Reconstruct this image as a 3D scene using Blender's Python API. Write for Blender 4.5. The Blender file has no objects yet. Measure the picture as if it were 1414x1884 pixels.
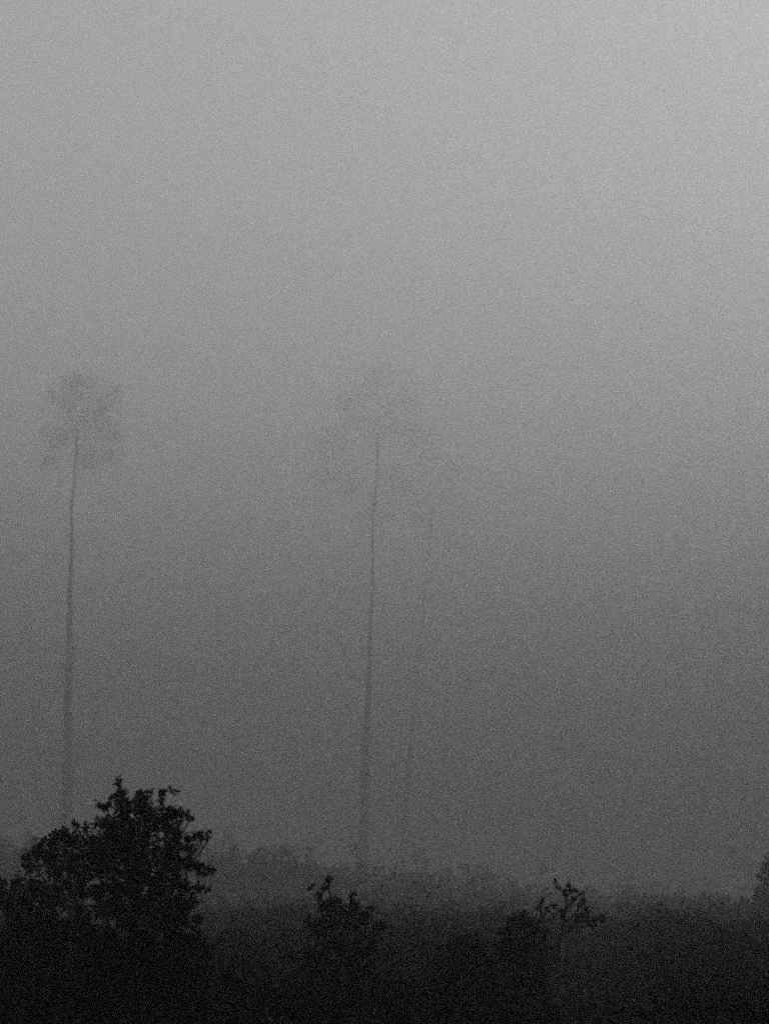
import bpy, math, random
import numpy as np
from mathutils import Vector

random.seed(7)
rng = np.random.default_rng(7)
sc = bpy.context.scene
C = sc.collection

# ------------------------------------------------------------------ camera
F = 942 / math.tan(math.radians(20))            # focal length in pixels of the 1414 x 1884 photograph
PITCH = math.radians(15.1)
EYE = 4.65                                       # seen from a raised spot just above the scrub
cam = bpy.data.cameras.new('camera')
cam.sensor_fit = 'VERTICAL'
cam.sensor_height = 24
cam.lens = 12 / math.tan(math.radians(20))
cam.clip_start = 0.1
cam.clip_end = 6000
cam.dof.use_dof = True
cam.dof.focus_distance = 11
cam.dof.aperture_fstop = 1.5
co = bpy.data.objects.new('camera', cam)
C.objects.link(co)
co.location = (0, 0, EYE)
co.rotation_euler = (math.radians(90) + PITCH, 0, 0)
sc.camera = co

# ------------------------------------------------------------------ sky, sun, exposure
SUN_EL, SUN_AZ = math.radians(25), math.radians(84)
w = bpy.data.worlds.new('World')
sc.world = w
w.use_nodes = True
nt = w.node_tree
bg = nt.nodes['Background']
sky = nt.nodes.new('ShaderNodeTexSky')
sky.sky_type = 'NISHITA'
sky.sun_disc = False
sky.sun_elevation = SUN_EL
sky.sun_rotation = SUN_AZ
bw = nt.nodes.new('ShaderNodeRGBToBW')          # the photograph is black and white
nt.links.new(sky.outputs[0], bw.inputs[0])
nt.links.new(bw.outputs[0], bg.inputs[0])
w.cycles.sampling_method = 'NONE'                # the fog gathers sky light only by chance, which leaves the grain of fast film
bg.inputs[1].default_value = 0.13
sun = bpy.data.lights.new('sun', 'SUN')
sun.energy = 0.5
sun.angle = math.radians(14)
sun.color = (1, 1, 1)
so = bpy.data.objects.new('sun', sun)
C.objects.link(so)
sd = Vector((math.sin(SUN_AZ) * math.cos(SUN_EL), math.cos(SUN_AZ) * math.cos(SUN_EL), math.sin(SUN_EL)))
so.rotation_euler = sd.to_track_quat('Z', 'Y').to_euler()
so.location = sd * 300

sc.view_settings.view_transform = 'Standard'
sc.view_settings.look = 'None'
sc.view_settings.gamma = 1
sc.view_settings.use_curve_mapping = False
sc.view_settings.exposure = 2.42

sc.render.engine = 'CYCLES'
sc.cycles.volume_bounces = 4
sc.cycles.max_bounces = 6
sc.cycles.sample_clamp_indirect = 0.3
sc.cycles.use_denoising = False                 # high-ISO grain: the sampling noise of the fog is kept
sc.cycles.use_adaptive_sampling = False


# ------------------------------------------------------------------ helpers
def at(px, py, d):
    """World point on the plane y = d that the photograph shows at pixel (px, py)."""
    u, v = px - 707, 942 - py
    dx = u
    dy = F * math.cos(PITCH) - v * math.sin(PITCH)
    dz = F * math.sin(PITCH) + v * math.cos(PITCH)
    k = d / dy
    return Vector((dx * k, d, EYE + dz * k))


def mat(name, base, var, scale, rough=0.7, trans=0.0):
    m = bpy.data.materials.new(name)
    m.use_nodes = True
    t = m.node_tree
    b = t.nodes['Principled BSDF']
    tc = t.nodes.new('ShaderNodeTexCoord')
    n = t.nodes.new('ShaderNodeTexNoise')
    n.inputs['Scale'].default_value = scale
    n.inputs['Detail'].default_value = 5
    r = t.nodes.new('ShaderNodeValToRGB')
    lo, hi = base * (1 - var), base * (1 + var)
    r.color_ramp.elements[0].position = 0.3
    r.color_ramp.elements[1].position = 0.7
    r.color_ramp.elements[0].color = (lo, lo, lo, 1)
    r.color_ramp.elements[1].color = (hi, hi, hi, 1)
    t.links.new(tc.outputs['Object'], n.inputs['Vector'])
    t.links.new(n.outputs['Fac'], r.inputs['Fac'])
    t.links.new(r.outputs['Color'], b.inputs['Base Color'])
    b.inputs['Roughness'].default_value = rough
    b.inputs['Specular IOR Level'].default_value = 0.0
    return m


LEAF = mat('dark_leaves', 0.011, 0.5, 3.0, 0.75)
SCRUB = mat('scrub_leaves', 0.009, 0.6, 0.8, 0.8)
BARK = mat('bark', 0.045, 0.5, 6.0, 0.9)
SOIL = mat('soil', 0.025, 0.5, 0.15, 0.95)


def mesh_object(name, verts, faces_idx, per_face, m, parent=None, origin=(0, 0, 0)):
    """verts (n,3) array; faces_idx flat index array, per_face loops in each face."""
    me = bpy.data.meshes.new(name)
    verts = np.asarray(verts, dtype=np.float32)
    if parent is not None:
        origin = parent.location
    verts = verts - np.array(origin, dtype=np.float32)
    faces_idx = np.asarray(faces_idx, dtype=np.int32).ravel()
    nf = len(faces_idx) // per_face
    me.vertices.add(len(verts))
    me.vertices.foreach_set('co', verts.ravel())
    me.loops.add(len(faces_idx))
    me.loops.foreach_set('vertex_index', faces_idx)
    me.polygons.add(nf)
    me.polygons.foreach_set('loop_start', np.arange(nf, dtype=np.int32) * per_face)
    me.update(calc_edges=True)
    me.validate()
    me.materials.append(m)
    o = bpy.data.objects.new(name, me)
    C.objects.link(o)
    if parent is not None:
        o.parent = parent
    else:
        o.location = origin
    return o


LEAF6 = np.array([(0, 0, 0), (.26, .22, .05), (.24, .62, .06), (0, 1, -.06), (-.24, .62, .06), (-.26, .22, .05)])
LEAF4 = np.array([(0, 0, 0), (.32, .45, .05), (0, 1, 0), (-.32, .45, .05)])


def leaves(points, size, shape=LEAF6, up=0.25):
    """One leaf polygon per point, turned at random (a little towards the sky)."""
    n = len(points)
    ax = rng.normal(size=(n, 3))
    ax[:, 2] -= 0.15
    ax /= np.linalg.norm(ax, axis=1)[:, None]
    nr = rng.normal(size=(n, 3))
    nr[:, 2] += up
    nr -= (nr * ax).sum(1)[:, None] * ax
    nr /= np.linalg.norm(nr, axis=1)[:, None]
    sx = np.cross(ax, nr)
    s = (size * rng.uniform(0.65, 1.3, n))[:, None, None]
    L = shape
    v = points[:, None, :] + s * (L[None, :, 0, None] * sx[:, None, :] + L[None, :, 1, None] * ax[:, None, :] + L[None, :, 2, None] * nr[:, None, :])
    k = len(L)
    return v.reshape(-1, 3), np.arange(n * k), k


def clump_points(centre, r, n, flat=0.85):
    """Points in an uneven clump: a few twig-end knots inside the radius, leaves round each knot."""
    k = max(3, int(n / 12))
    kn = rng.normal(size=(k, 3))
    kn *= (r * 0.72 * rng.uniform(0.15, 1.0, k) ** 0.5 / np.linalg.norm(kn, axis=1))[:, None]
    kn[:, 2] *= flat
    p = kn[rng.integers(0, k, n)] + rng.normal(size=(n, 3)) * r * 0.26
    return p + np.array(centre)


def crown(name, clumps, d, leaf_px, parent, m=LEAF, dens=1.0, depth=1.6, shape=LEAF6):
    """clumps: (px, py, radius px[, density]); the depth of each clump varies round the plane y = d."""
    pts = []
    k = d / F
    L = leaf_px * k
    cents = []
    xs = [c[0] for c in clumps]
    half = (max(xs) - min(xs)) / 2 * k
    for c in clumps:
        r = c[2]
        q = c[3] if len(c) > 3 else 1.0
        dd = d + random.uniform(-1, 1) * min(half, depth * r * k) * 0.8
        p = at(c[0], c[1], dd)
        cents.append((p, r * k))
        n = int(dens * q * 26.0 * r * r / (leaf_px * leaf_px)) + 5
        pts.append(clump_points(p, r * k * 1.05, n))
    v, f, pf = leaves(np.concatenate(pts), L, shape)
    mesh_object(name, v, f, pf, m, parent)
    return cents


def tube(path, radii, sides=8, ragged=0.0):
    V, Fc = [], []
    path = [Vector(p) for p in path]
    b = len(V)
    for i, p in enumerate(path):
        a = path[max(0, i - 1)]
        z = path[min(len(path) - 1, i + 1)]
        t = (z - a).normalized()
        ref = Vector((0, 1, 0)) if abs(t.y) < 0.9 else Vector((1, 0, 0))
        sx = t.cross(ref).normalized()
        sy = t.cross(sx).normalized()
        for s in range(sides):
            an = 2 * math.pi * s / sides
            rr = radii[i] * (1 + ragged * random.uniform(-1, 1))
            V.append(p + (sx * math.cos(an) + sy * math.sin(an)) * rr)
    for i in range(len(path) - 1):
        for s in range(sides):
            s2 = (s + 1) % sides
            Fc.append((b + i * sides + s, b + i * sides + s2, b + (i + 1) * sides + s2, b + (i + 1) * sides + s))
    return V, Fc


def tubes_object(name, list_of, m, parent, sides=8, ragged=0.05):
    V, Fc = [], []
    for path, radii in list_of:
        v, f = tube(path, radii, sides, ragged)
        o = len(V)
        V += v
        Fc += [tuple(i + o for i in q) for q in f]
    return mesh_object(name, [tuple(v) for v in V], [i for q in Fc for i in q], 4, m, parent)


def bend(a, b, n=5, amp=0.08):
    """A slightly crooked path from a to b."""
    a, b = Vector(a), Vector(b)
    L = (b - a).length
    out = [a]
    for i in range(1, n):
        t = i / n
        out.append(a.lerp(b, t) + Vector((random.uniform(-1, 1), random.uniform(-1, 1), random.uniform(-.6, .6) + 0.5)) * L * amp * math.sin(math.pi * t))
    out.append(b)
    return out


def thing(name, label, cat, loc, group=None):
    o = bpy.data.objects.new(name, None)
    C.objects.link(o)
    o.location = loc
    o.empty_display_size = 0.3
    o['label'] = label
    o['category'] = cat
    if group:
        o['group'] = group
    return o


SHADE_W, SHADE_T, SHADE_B, SHADE_H = 5.0, 0.42, 3.0, 62.0  # shape of the added, unseen slopes that keep light off the near fog


def shade_slopes(x, y):
    """Unseen slopes added behind and beside the camera to shade the near fog; open in front."""
    side = x - (SHADE_W + SHADE_T * max(y, 0.0)) if x > 0 else -x - (3.5 + 0.31 * max(y, 0.0))
    e = max(side, -SHADE_B - y, 0.0)
    return SHADE_H * (1 - math.exp(-(e / (SHADE_H * 0.6)) ** 1.2))


def terrain(x, y):
    return shade_slopes(x, y) + 0.25 * math.sin(x * 0.05 + 1.3) * math.sin(y * 0.043) + 0.12 * math.sin(x * 0.17 + y * 0.11)


def leafy(name, label, cat, clumps, base_px, d, leaf_px, trunk_r, dens=1.0, group=None, limbs=7, m=LEAF, shape=LEAF6, crown_name='crown', leader=0.35):
    """A tree or shrub: trunk with limbs reaching into the clumps, and a crown of leaves."""
    x = at(base_px, 1640, d).x
    base = Vector((x, d, terrain(x, d)))
    root = thing(name, label, cat, base, group)
    cents = crown(crown_name, clumps, d, leaf_px, root, m, dens, shape=shape)
    top = max(c[0].z for c in cents)
    low = min(c[0].z for c in cents)
    tipc = max(cents, key=lambda c: c[0].z)[0]
    split = Vector((x, d, low * (1 - leader) + top * leader))
    paths = [(bend(base, split, 6, 0.02), list(np.linspace(trunk_r, trunk_r * 0.55, 7))),
             (bend(split, tipc, 5, 0.05), list(np.linspace(trunk_r * 0.55, trunk_r * 0.06, 6)))]
    order = sorted(cents, key=lambda c: -abs(c[0].x - x) - abs(c[0].z - low) * 0.5)[:limbs]
    for p, r in order:
        h = random.uniform(-0.12, 0.45) * (top - low)
        s = split.lerp(tipc, max(0, h) / max(0.05, top - split.z)) if h > 0 else split + Vector((0, 0, h))
        paths.append((bend(s, p, 5, 0.07), list(np.linspace(trunk_r * 0.3, trunk_r * 0.05, 6))))
    tubes_object('trunk', paths, BARK, root)
    return root


def column(cx, half, y0, y1, step, r):
    """Extra clumps under a crown, so it goes on down behind the scrub."""
    out = []
    y = y0
    while y < y1:
        x = cx - half
        while x <= cx + half:
            out.append((x + random.uniform(-.5, .5) * step, y + random.uniform(-.4, .4) * step, r * random.uniform(.75, 1.2)))
            x += step
        y += step
    return out


# ------------------------------------------------------------------ ground
N = 180
half = 1500.0
g = np.linspace(-1, 1, N)
g = np.sign(g) * np.abs(g) ** 3 * half
gx, gy = np.meshgrid(g, g)
gz = np.vectorize(terrain)(gx, gy)
gv = np.stack([gx.ravel(), gy.ravel(), gz.ravel()], 1)
ii = np.arange(N * N).reshape(N, N)
gf = np.stack([ii[:-1, :-1], ii[:-1, 1:], ii[1:, 1:], ii[1:, :-1]], -1)
ground = mesh_object('ground', gv, gf, 4, SOIL)  # the mesh also carries the added shading slopes out of view
ground['kind'] = 'structure'

# ------------------------------------------------------------------ the tall slim trees in the fog
def tall_tree(label, trunk_px, clumps, d, leaf_px, dens, group):
    x0 = at(trunk_px[0][0] - 3, 1640, d).x
    base = Vector((x0, d, terrain(x0, d)))
    root = thing('tall_tree', label, 'tree', base, group)
    k = d / F
    path = [base] + [at(px, py, d) for px, py, _ in trunk_px]
    path = path[:1] + [q for a, b in zip(path[:-1], path[1:]) for q in (a.lerp(b, 0.5) + Vector((random.uniform(-.16, .16), random.uniform(-.2, .2), 0)), b)]
    wds = [trunk_px[0][2] * 1.24] + [wd for _, _, wd in trunk_px]
    wds = wds[:1] + [q for a, b in zip(wds[:-1], wds[1:]) for q in ((a + b) / 2, b)]
    rad = [q * k * 0.5 for q in wds]
    cents = crown('crown', clumps, d, leaf_px, root, LEAF, dens, shape=LEAF4)
    tubes = [(path, rad)]
    for i in range(7):                                       # dead stubs on the upper trunk
        j = random.randint(len(path) // 2, len(path) - 2)
        q = path[j].lerp(path[j + 1], random.random())
        a = random.uniform(0, 2 * math.pi)
        L = random.uniform(0.5, 1.5)
        tubes.append(([q, q + Vector((math.cos(a) * L, math.sin(a) * L, random.uniform(0.1, 0.6) * L))], [rad[j + 1] * 0.4, rad[j + 1] * 0.15]))
    for p, r in cents:
        s = path[-1].lerp(path[-2], random.uniform(0, 1.0))
        tubes.append((bend(s, p, 4, 0.06), list(np.linspace(rad[-1] * 0.3, rad[-1] * 0.08, 5))))
    tubes_object('trunk', tubes, BARK, root, 12, 0.03)
    return root


TG = 'tall slender trees standing in the fog'
tall_tree('tall slender bare-trunked tree rising in fog behind the largest leafy tree', [(121, 1590, 23), (122, 1500, 21), (126, 1350, 16), (129, 1200, 12), (133, 1000, 5.6), (137, 880, 3.4), (143, 790, 2.6)],
          [(160, 705, 40), (115, 735, 42), (190, 745, 42), (208, 800, 38), (104, 808, 38), (152, 775, 58), (160, 845, 42), (95, 850, 24), (205, 838, 26), (130, 700, 26), (215, 715, 20)], 128, 1.8, 0.13, TG)
tall_tree('tall slender bare-trunked tree fading into fog above the small forked bush', [(665, 1640, 21), (668, 1560, 19), (672, 1440, 16), (677, 1300, 11.5), (681, 1150, 5.6), (685, 1000, 3), (691, 900, 2), (694, 800, 1.6)],
          [(690, 700, 50), (640, 745, 52), (740, 745, 54), (610, 815, 52), (690, 800, 66), (770, 800, 50), (640, 885, 50), (725, 885, 56), (590, 880, 34), (690, 945, 42)], 136, 1.8, 0.068, TG)
tall_tree('faintest of the tall slender trees, almost lost in the fog right of centre', [(739, 1620, 12), (745, 1500, 10), (757, 1350, 6.2), (772, 1200, 3), (786, 1050, 1.5), (797, 930, 1.2)],
          [(790, 840, 46), (840, 880, 46), (760, 910, 42), (805, 930, 50), (855, 950, 36), (780, 965, 36)], 172, 1.8, 0.045, TG)

# ------------------------------------------------------------------ hazy trees across the middle distance
HG = 'hazy trees in the middle distance'
def far_tree(label, px, top, wpx, d, leaf_px=7):
    cl = []
    for i in range(16):
        t = i / 15
        y = top + 14 + t * 95
        spread = wpx * (0.2 + 0.8 * min(1, t * 1.9))
        cl.append((px + random.uniform(-1, 1) * spread, y + random.uniform(-8, 8), random.uniform(10, 19)))
    cl.append((px, top + 8, 8))
    return leafy('hazy_tree', label, 'tree', cl, px, d, leaf_px, 0.2, 1.3, HG, 8, SCRUB, LEAF4)


far_tree('hazy broad tree in the distance just right of the largest leafy tree', 420, 1578, 46, 84)
far_tree('tallest hazy distant tree between the largest leafy tree and the forked bush', 487, 1557, 42, 90)
far_tree('hazy distant tree whose top shows just left of the forked bush', 556, 1584, 40, 86)
far_tree('low hazy distant tree just right of the forked bush', 700, 1624, 48, 92)
far_tree('hazy distant tree with a small pointed tip in the middle of the low treeline', 815, 1604, 34, 96)
far_tree('low rounded hazy tree behind the round shrub', 905, 1630, 50, 98)

# ------------------------------------------------------------------ the bank of far woodland they stand in
Q = []
for i in range(1800):
    y = random.uniform(58, 104)
    px = random.uniform(-250, 1250)
    line = np.interp(px, [-250, 60, 250, 380, 520, 690, 860, 1080, 1250], [1570, 1562, 1560, 1572, 1588, 1624, 1636, 1650, 1672])
    line += 9 * math.sin(px * 0.047) + 6 * math.sin(px * 0.13 + 1)
    py = line + 34 + random.gauss(0, 26) + (abs(random.gauss(0, 40)) if random.random() < 0.4 else 0)
    p = at(px, py, y)
    if p.z < 0.5:
        continue
    Q.append(clump_points(p, random.uniform(0.45, 1.0), 36))
v, f, pf = leaves(np.concatenate(Q), 0.24, LEAF4)
wd = mesh_object('distant_woodland', v, f, pf, SCRUB)
wd['kind'] = 'stuff'
wd['label'] = 'hazy bank of far woodland sloping down to the right'
wd['category'] = 'woodland'

# ------------------------------------------------------------------ tree at the right edge
leafy('leafy_tree', 'faint leafy tree cut off by the right edge of the picture', 'tree',
      [(1412, 1592, 12), (1404, 1600, 8), (1424, 1580, 16), (1398, 1612, 7), (1402, 1634, 13), (1416, 1618, 14), (1393, 1648, 8), (1412, 1660, 20), (1436, 1640, 26), (1400, 1690, 14), (1420, 1700, 24), (1450, 1690, 30), (1470, 1660, 24), (1408, 1726, 18), (1435, 1740, 28), (1470, 1730, 26)] + column(1440, 40, 1770, 1850, 26, 20),
      1440, 40, 7, 0.14)

# ------------------------------------------------------------------ bare forked sapling
d = 9.1
xs = at(1022, 1640, d).x
root = thing('sapling', 'thin forked sapling with sparse leaf tufts right of the round shrub', 'tree', Vector((xs, d, terrain(xs, d))))
kk = d / F
def px_path(pts):
    return [at(a, b, d + o * kk) for a, b, o in pts]
tubes_object('trunk', [([root.location.copy()] + px_path([(1017, 1800, 0), (1021, 1760, 0), (1023, 1740, 0), (1028, 1726, 0)]), [0.032, 0.027, 0.023, 0.019, 0.015])], BARK, root, 8)
for br in ([(1028, 1726, 0), (1018, 1719, 4), (1008, 1711, 8), (1000, 1700, 10), (998, 1688, 10), (1006, 1674, 12), (1012, 1664, 14)],
           [(1028, 1726, 0), (1033, 1716, -3), (1035, 1700, -5), (1037, 1686, -6), (1042, 1669, -4), (1040, 1654, 0), (1038, 1643, 2), (1028, 1636, 5), (1021, 1625, 6)],
           [(1033, 1716, -3), (1045, 1712, -10), (1056, 1702, -14), (1066, 1694, -16), (1074, 1684, -16), (1078, 1672, -14), (1072, 1658, -10)],
           [(1040, 1654, 0), (1045, 1644, 4), (1048, 1632, 7), (1047, 1624, 8)],
           [(1066, 1694, -16), (1084, 1692, -20), (1098, 1690, -22), (1106, 1684, -24)],
           [(998, 1688, 10), (992, 1672, 14), (996, 1658, 16)],
           [(1056, 1702, -14), (1066, 1706, -18), (1078, 1704, -20), (1088, 1700, -22)],
           [(1035, 1700, -5), (1050, 1690, -8), (1062, 1676, -8), (1068, 1662, -6)],
           [(1037, 1686, -6), (1028, 1676, -2), (1018, 1668, 2)],
           [(1042, 1669, -4), (1056, 1656, -2), (1066, 1644, 0)],
           [(1098, 1690, -22), (1108, 1694, -24), (1114, 1692, -25)]):
    n = len(br)
    tubes_object('branch', [(px_path(br), list(np.linspace(0.0095, 0.0042, n)))], BARK, root, 6)
crown('foliage', [(1021, 1624, 5), (1025, 1633, 4), (1047, 1630, 6), (1054, 1638, 6), (1039, 1642, 3.5), (1060, 1640, 4), (1056, 1652, 5), (1030, 1676, 6, .7), (1042, 1674, 5, .7), (1073, 1657, 5), (1066, 1664, 4),
                  (1076, 1679, 9), (1067, 1688, 9), (1084, 1692, 6), (1060, 1696, 5), (1105, 1686, 7), (1096, 1691, 5), (1113, 1692, 4), (1088, 1700, 5), (1068, 1661, 4, .6), (1066, 1643, 4, .6), (1017, 1667, 4, .6), (1006, 1672, 5, .7), (996, 1657, 5, .7), (988, 1668, 5, .5), (1036, 1690, 6, .4), (1020, 1682, 5, .4)],
      d, 6.0, root, LEAF, 0.95)

# ------------------------------------------------------------------ shrubs in the scrub
leafy('round_shrub', 'dense round-topped shrub touching the left side of the thin sapling', 'shrub',
      [(962, 1688, 15), (947, 1706, 18), (983, 1702, 15), (936, 1724, 18), (925, 1710, 5), (972, 1722, 20), (1000, 1716, 12), (955, 1742, 24), (990, 1745, 20), (920, 1742, 14)] + column(960, 44, 1765, 1850, 24, 20),
      962, 9.8, 8, 0.035, 1.25)
leafy('forked_bush', 'small dark bush with several upright leafy shoots near the centre', 'bush',
      [(604, 1620, 6), (602, 1631, 6), (572, 1630, 5, .7), (588, 1645, 8), (616, 1656, 12), (608, 1664, 12), (598, 1674, 12), (649, 1650, 8), (648, 1662, 11), (653, 1676, 13), (680, 1672, 6), (672, 1684, 9), (665, 1696, 10), (634, 1684, 12),
       (622, 1676, 10), (702, 1700, 6), (692, 1709, 6), (640, 1706, 17), (600, 1700, 14), (571, 1698, 10, .8), (582, 1716, 14), (664, 1720, 17), (620, 1726, 20), (690, 1730, 13)] + column(635, 60, 1752, 1850, 25, 19),
      634, 8.4, 9, 0.035, 1.1)
leafy('low_shrub', 'low dark shrub with a small peak between the forked bush and the round shrub', 'shrub',
      [(874, 1719, 5), (862, 1728, 9), (845, 1728, 9), (882, 1734, 9), (830, 1742, 12), (858, 1748, 16), (886, 1752, 14)] + column(860, 40, 1776, 1850, 24, 19),
      860, 8.8, 8, 0.03)
leafy('dark_shrub', 'dark shrub at the left edge of the picture below the smaller leafy tree', 'shrub',
      [(6, 1626, 13), (30, 1628, 17), (66, 1628, 20), (96, 1634, 15), (18, 1650, 22), (54, 1654, 24), (88, 1664, 20), (30, 1684, 26), (72, 1692, 24), (-20, 1640, 20), (-20, 1680, 24)] + column(35, 70, 1716, 1860, 26, 22),
      40, 8, 10, 0.035, 1.15)

# ------------------------------------------------------------------ the two near leafy trees on the left
leafy('leafy_tree', 'smaller rounded leafy tree pressed against the left side of the largest tree', 'tree',
      [(136, 1515, 6), (123, 1527, 11), (156, 1525, 8), (112, 1538, 12), (98, 1546, 16), (136, 1548, 21), (76, 1549, 8), (66, 1566, 16), (49, 1580, 9), (92, 1576, 24), (133, 1584, 28), (162, 1570, 24), (62, 1594, 12), (100, 1602, 18), (150, 1608, 20), (180, 1600, 18), (45, 1592, 6), (172, 1546, 14),
       (190, 1580, 22), (120, 1622, 14), (86, 1640, 16), (150, 1640, 18), (180, 1640, 18), (110, 1660, 20), (150, 1680, 22), (190, 1675, 20), (80, 1690, 22), (120, 1705, 22)] + column(140, 44, 1712, 1860, 26, 20),
      135, 7.7, 9, 0.035, 1.25)
leafy('leafy_tree', 'largest and darkest tree, broad ragged leafy crown on the left', 'tree',
      [(219, 1434, 4), (217, 1444, 4), (221, 1462, 13), (212, 1470, 10), (263, 1470, 13), (274, 1455, 4), (255, 1462, 8), (301, 1459, 8), (298, 1470, 6), (312, 1455, 4), (324, 1458, 5), (294, 1484, 7), (182, 1479, 5), (191, 1484, 7), (203, 1484, 10), (234, 1486, 22), (266, 1492, 20), (284, 1504, 16),
       (318, 1496, 14), (334, 1497, 11), (346, 1503, 6), (353, 1503, 4), (308, 1490, 9), (300, 1512, 20), (182, 1516, 9), (194, 1510, 11), (213, 1518, 24), (260, 1526, 32), (319, 1526, 16), (322, 1544, 22), (348, 1546, 9), (360, 1538, 9), (370, 1536, 7), (382, 1530, 4), (384, 1540, 3), (350, 1562, 10),
       (200, 1556, 36), (250, 1566, 42), (312, 1578, 36), (350, 1590, 17), (366, 1596, 11), (380, 1600, 6), (390, 1602, 4), (372, 1610, 7), (250, 1612, 28), (296, 1626, 34), (338, 1632, 20), (366, 1634, 8), (380, 1638, 4), (348, 1660, 16), (312, 1666, 30), (268, 1664, 24),
       (210, 1602, 22), (228, 1640, 20, .8), (205, 1660, 22), (215, 1630, 20), (190, 1640, 18), (222, 1690, 22), (235, 1675, 22, .9), (330, 1690, 26), (285, 1700, 30), (240, 1700, 18, .8), (365, 1690, 9)] + column(275, 90, 1730, 1870, 30, 26),
      262, 6.6, 9.5, 0.042, 1.3, None, 8)

# ------------------------------------------------------------------ the scrub that fills the slope below
P, S = [], []
NEAR = 0.7
def canopy(x, y):
    a, b = x / NEAR, y / NEAR
    t = x / y
    bump = (math.sin(a * 0.9 + 2.1 * math.sin(b * 0.31)) * math.sin(b * 0.55 + 0.7) + 0.8 * math.sin(a * 0.31 + b * 0.17 + 1.0)
            + 0.6 * math.sin(a * 2.3 + b * 1.7) * math.sin(a * 1.1 - b * 2.9))
    z = 4.0 + 0.13 * min(1.0, max(0.0, (b - 9) / 12)) + 0.2 * min(1.0, max(0.0, (b - 32) / 40)) - 0.4 * min(0.3, max(0.0, t)) + (0.08 + 0.0032 * min(b, 70)) * bump
    z -= 0.3 * math.exp(-((t - 0.135) / 0.04) ** 2)         # a dip round the forked sapling
    return shade_slopes(x, y) + EYE - NEAR * (EYE - z)
def scrub(y0, y1, n_clump, n_leaf, leaf_px):
    for _ in range(n_clump):
        y = y0 * (y1 / y0) ** random.random()
        x = random.uniform(-0.55, 0.55) * y
        r = random.uniform(18, 46) * y / F
        tall = max(0, random.gauss(-0.6, 0.5)) * 0.1
        z = canopy(x, y) - r * 0.8 - abs(random.gauss(0, 0.16)) + tall * NEAR
        p = clump_points((x, y, z), r, n_leaf, 0.9)
        P.append(p)
        S.append(np.full(n_leaf, leaf_px * y / F))
scrub(1.9, 6.5, 2600, 60, 14)
scrub(6.5, 26, 4400, 60, 11)
scrub(25, 110, 3000, 45, 10)
v, f, pf = leaves(np.concatenate(P), np.concatenate(S), LEAF4)
u = mesh_object('undergrowth', v, f, pf, SCRUB)
u['kind'] = 'stuff'
u['label'] = 'dark tangled scrub filling the ground below the trees'
u['category'] = 'undergrowth'

# ------------------------------------------------------------------ the fog
hm = bpy.data.materials.new('fog')
hm.use_nodes = True
t = hm.node_tree
t.nodes.remove(t.nodes['Principled BSDF'])
pv = t.nodes.new('ShaderNodeVolumePrincipled')
pv.inputs['Color'].default_value = (0.475, 0.475, 0.475, 1)
pv.inputs['Density'].default_value = 0.0158
pv.inputs['Anisotropy'].default_value = 0.5
t.links.new(pv.outputs[0], t.nodes['Material Output'].inputs['Volume'])
X, Z0, Z1 = 1600.0, -3.0, 68.0
hv = [(-X, -X, Z0), (X, -X, Z0), (X, X, Z0), (-X, X, Z0), (-X, -X, Z1), (X, -X, Z1), (X, X, Z1), (-X, X, Z1)]
hf = [(0, 3, 2, 1), (4, 5, 6, 7), (0, 1, 5, 4), (1, 2, 6, 5), (2, 3, 7, 6), (3, 0, 4, 7)]
hz = mesh_object('haze', hv, hf, 4, hm)
hz['kind'] = 'stuff'
hz['label'] = 'thick grey fog hanging over the whole scene'
hz['category'] = 'fog'
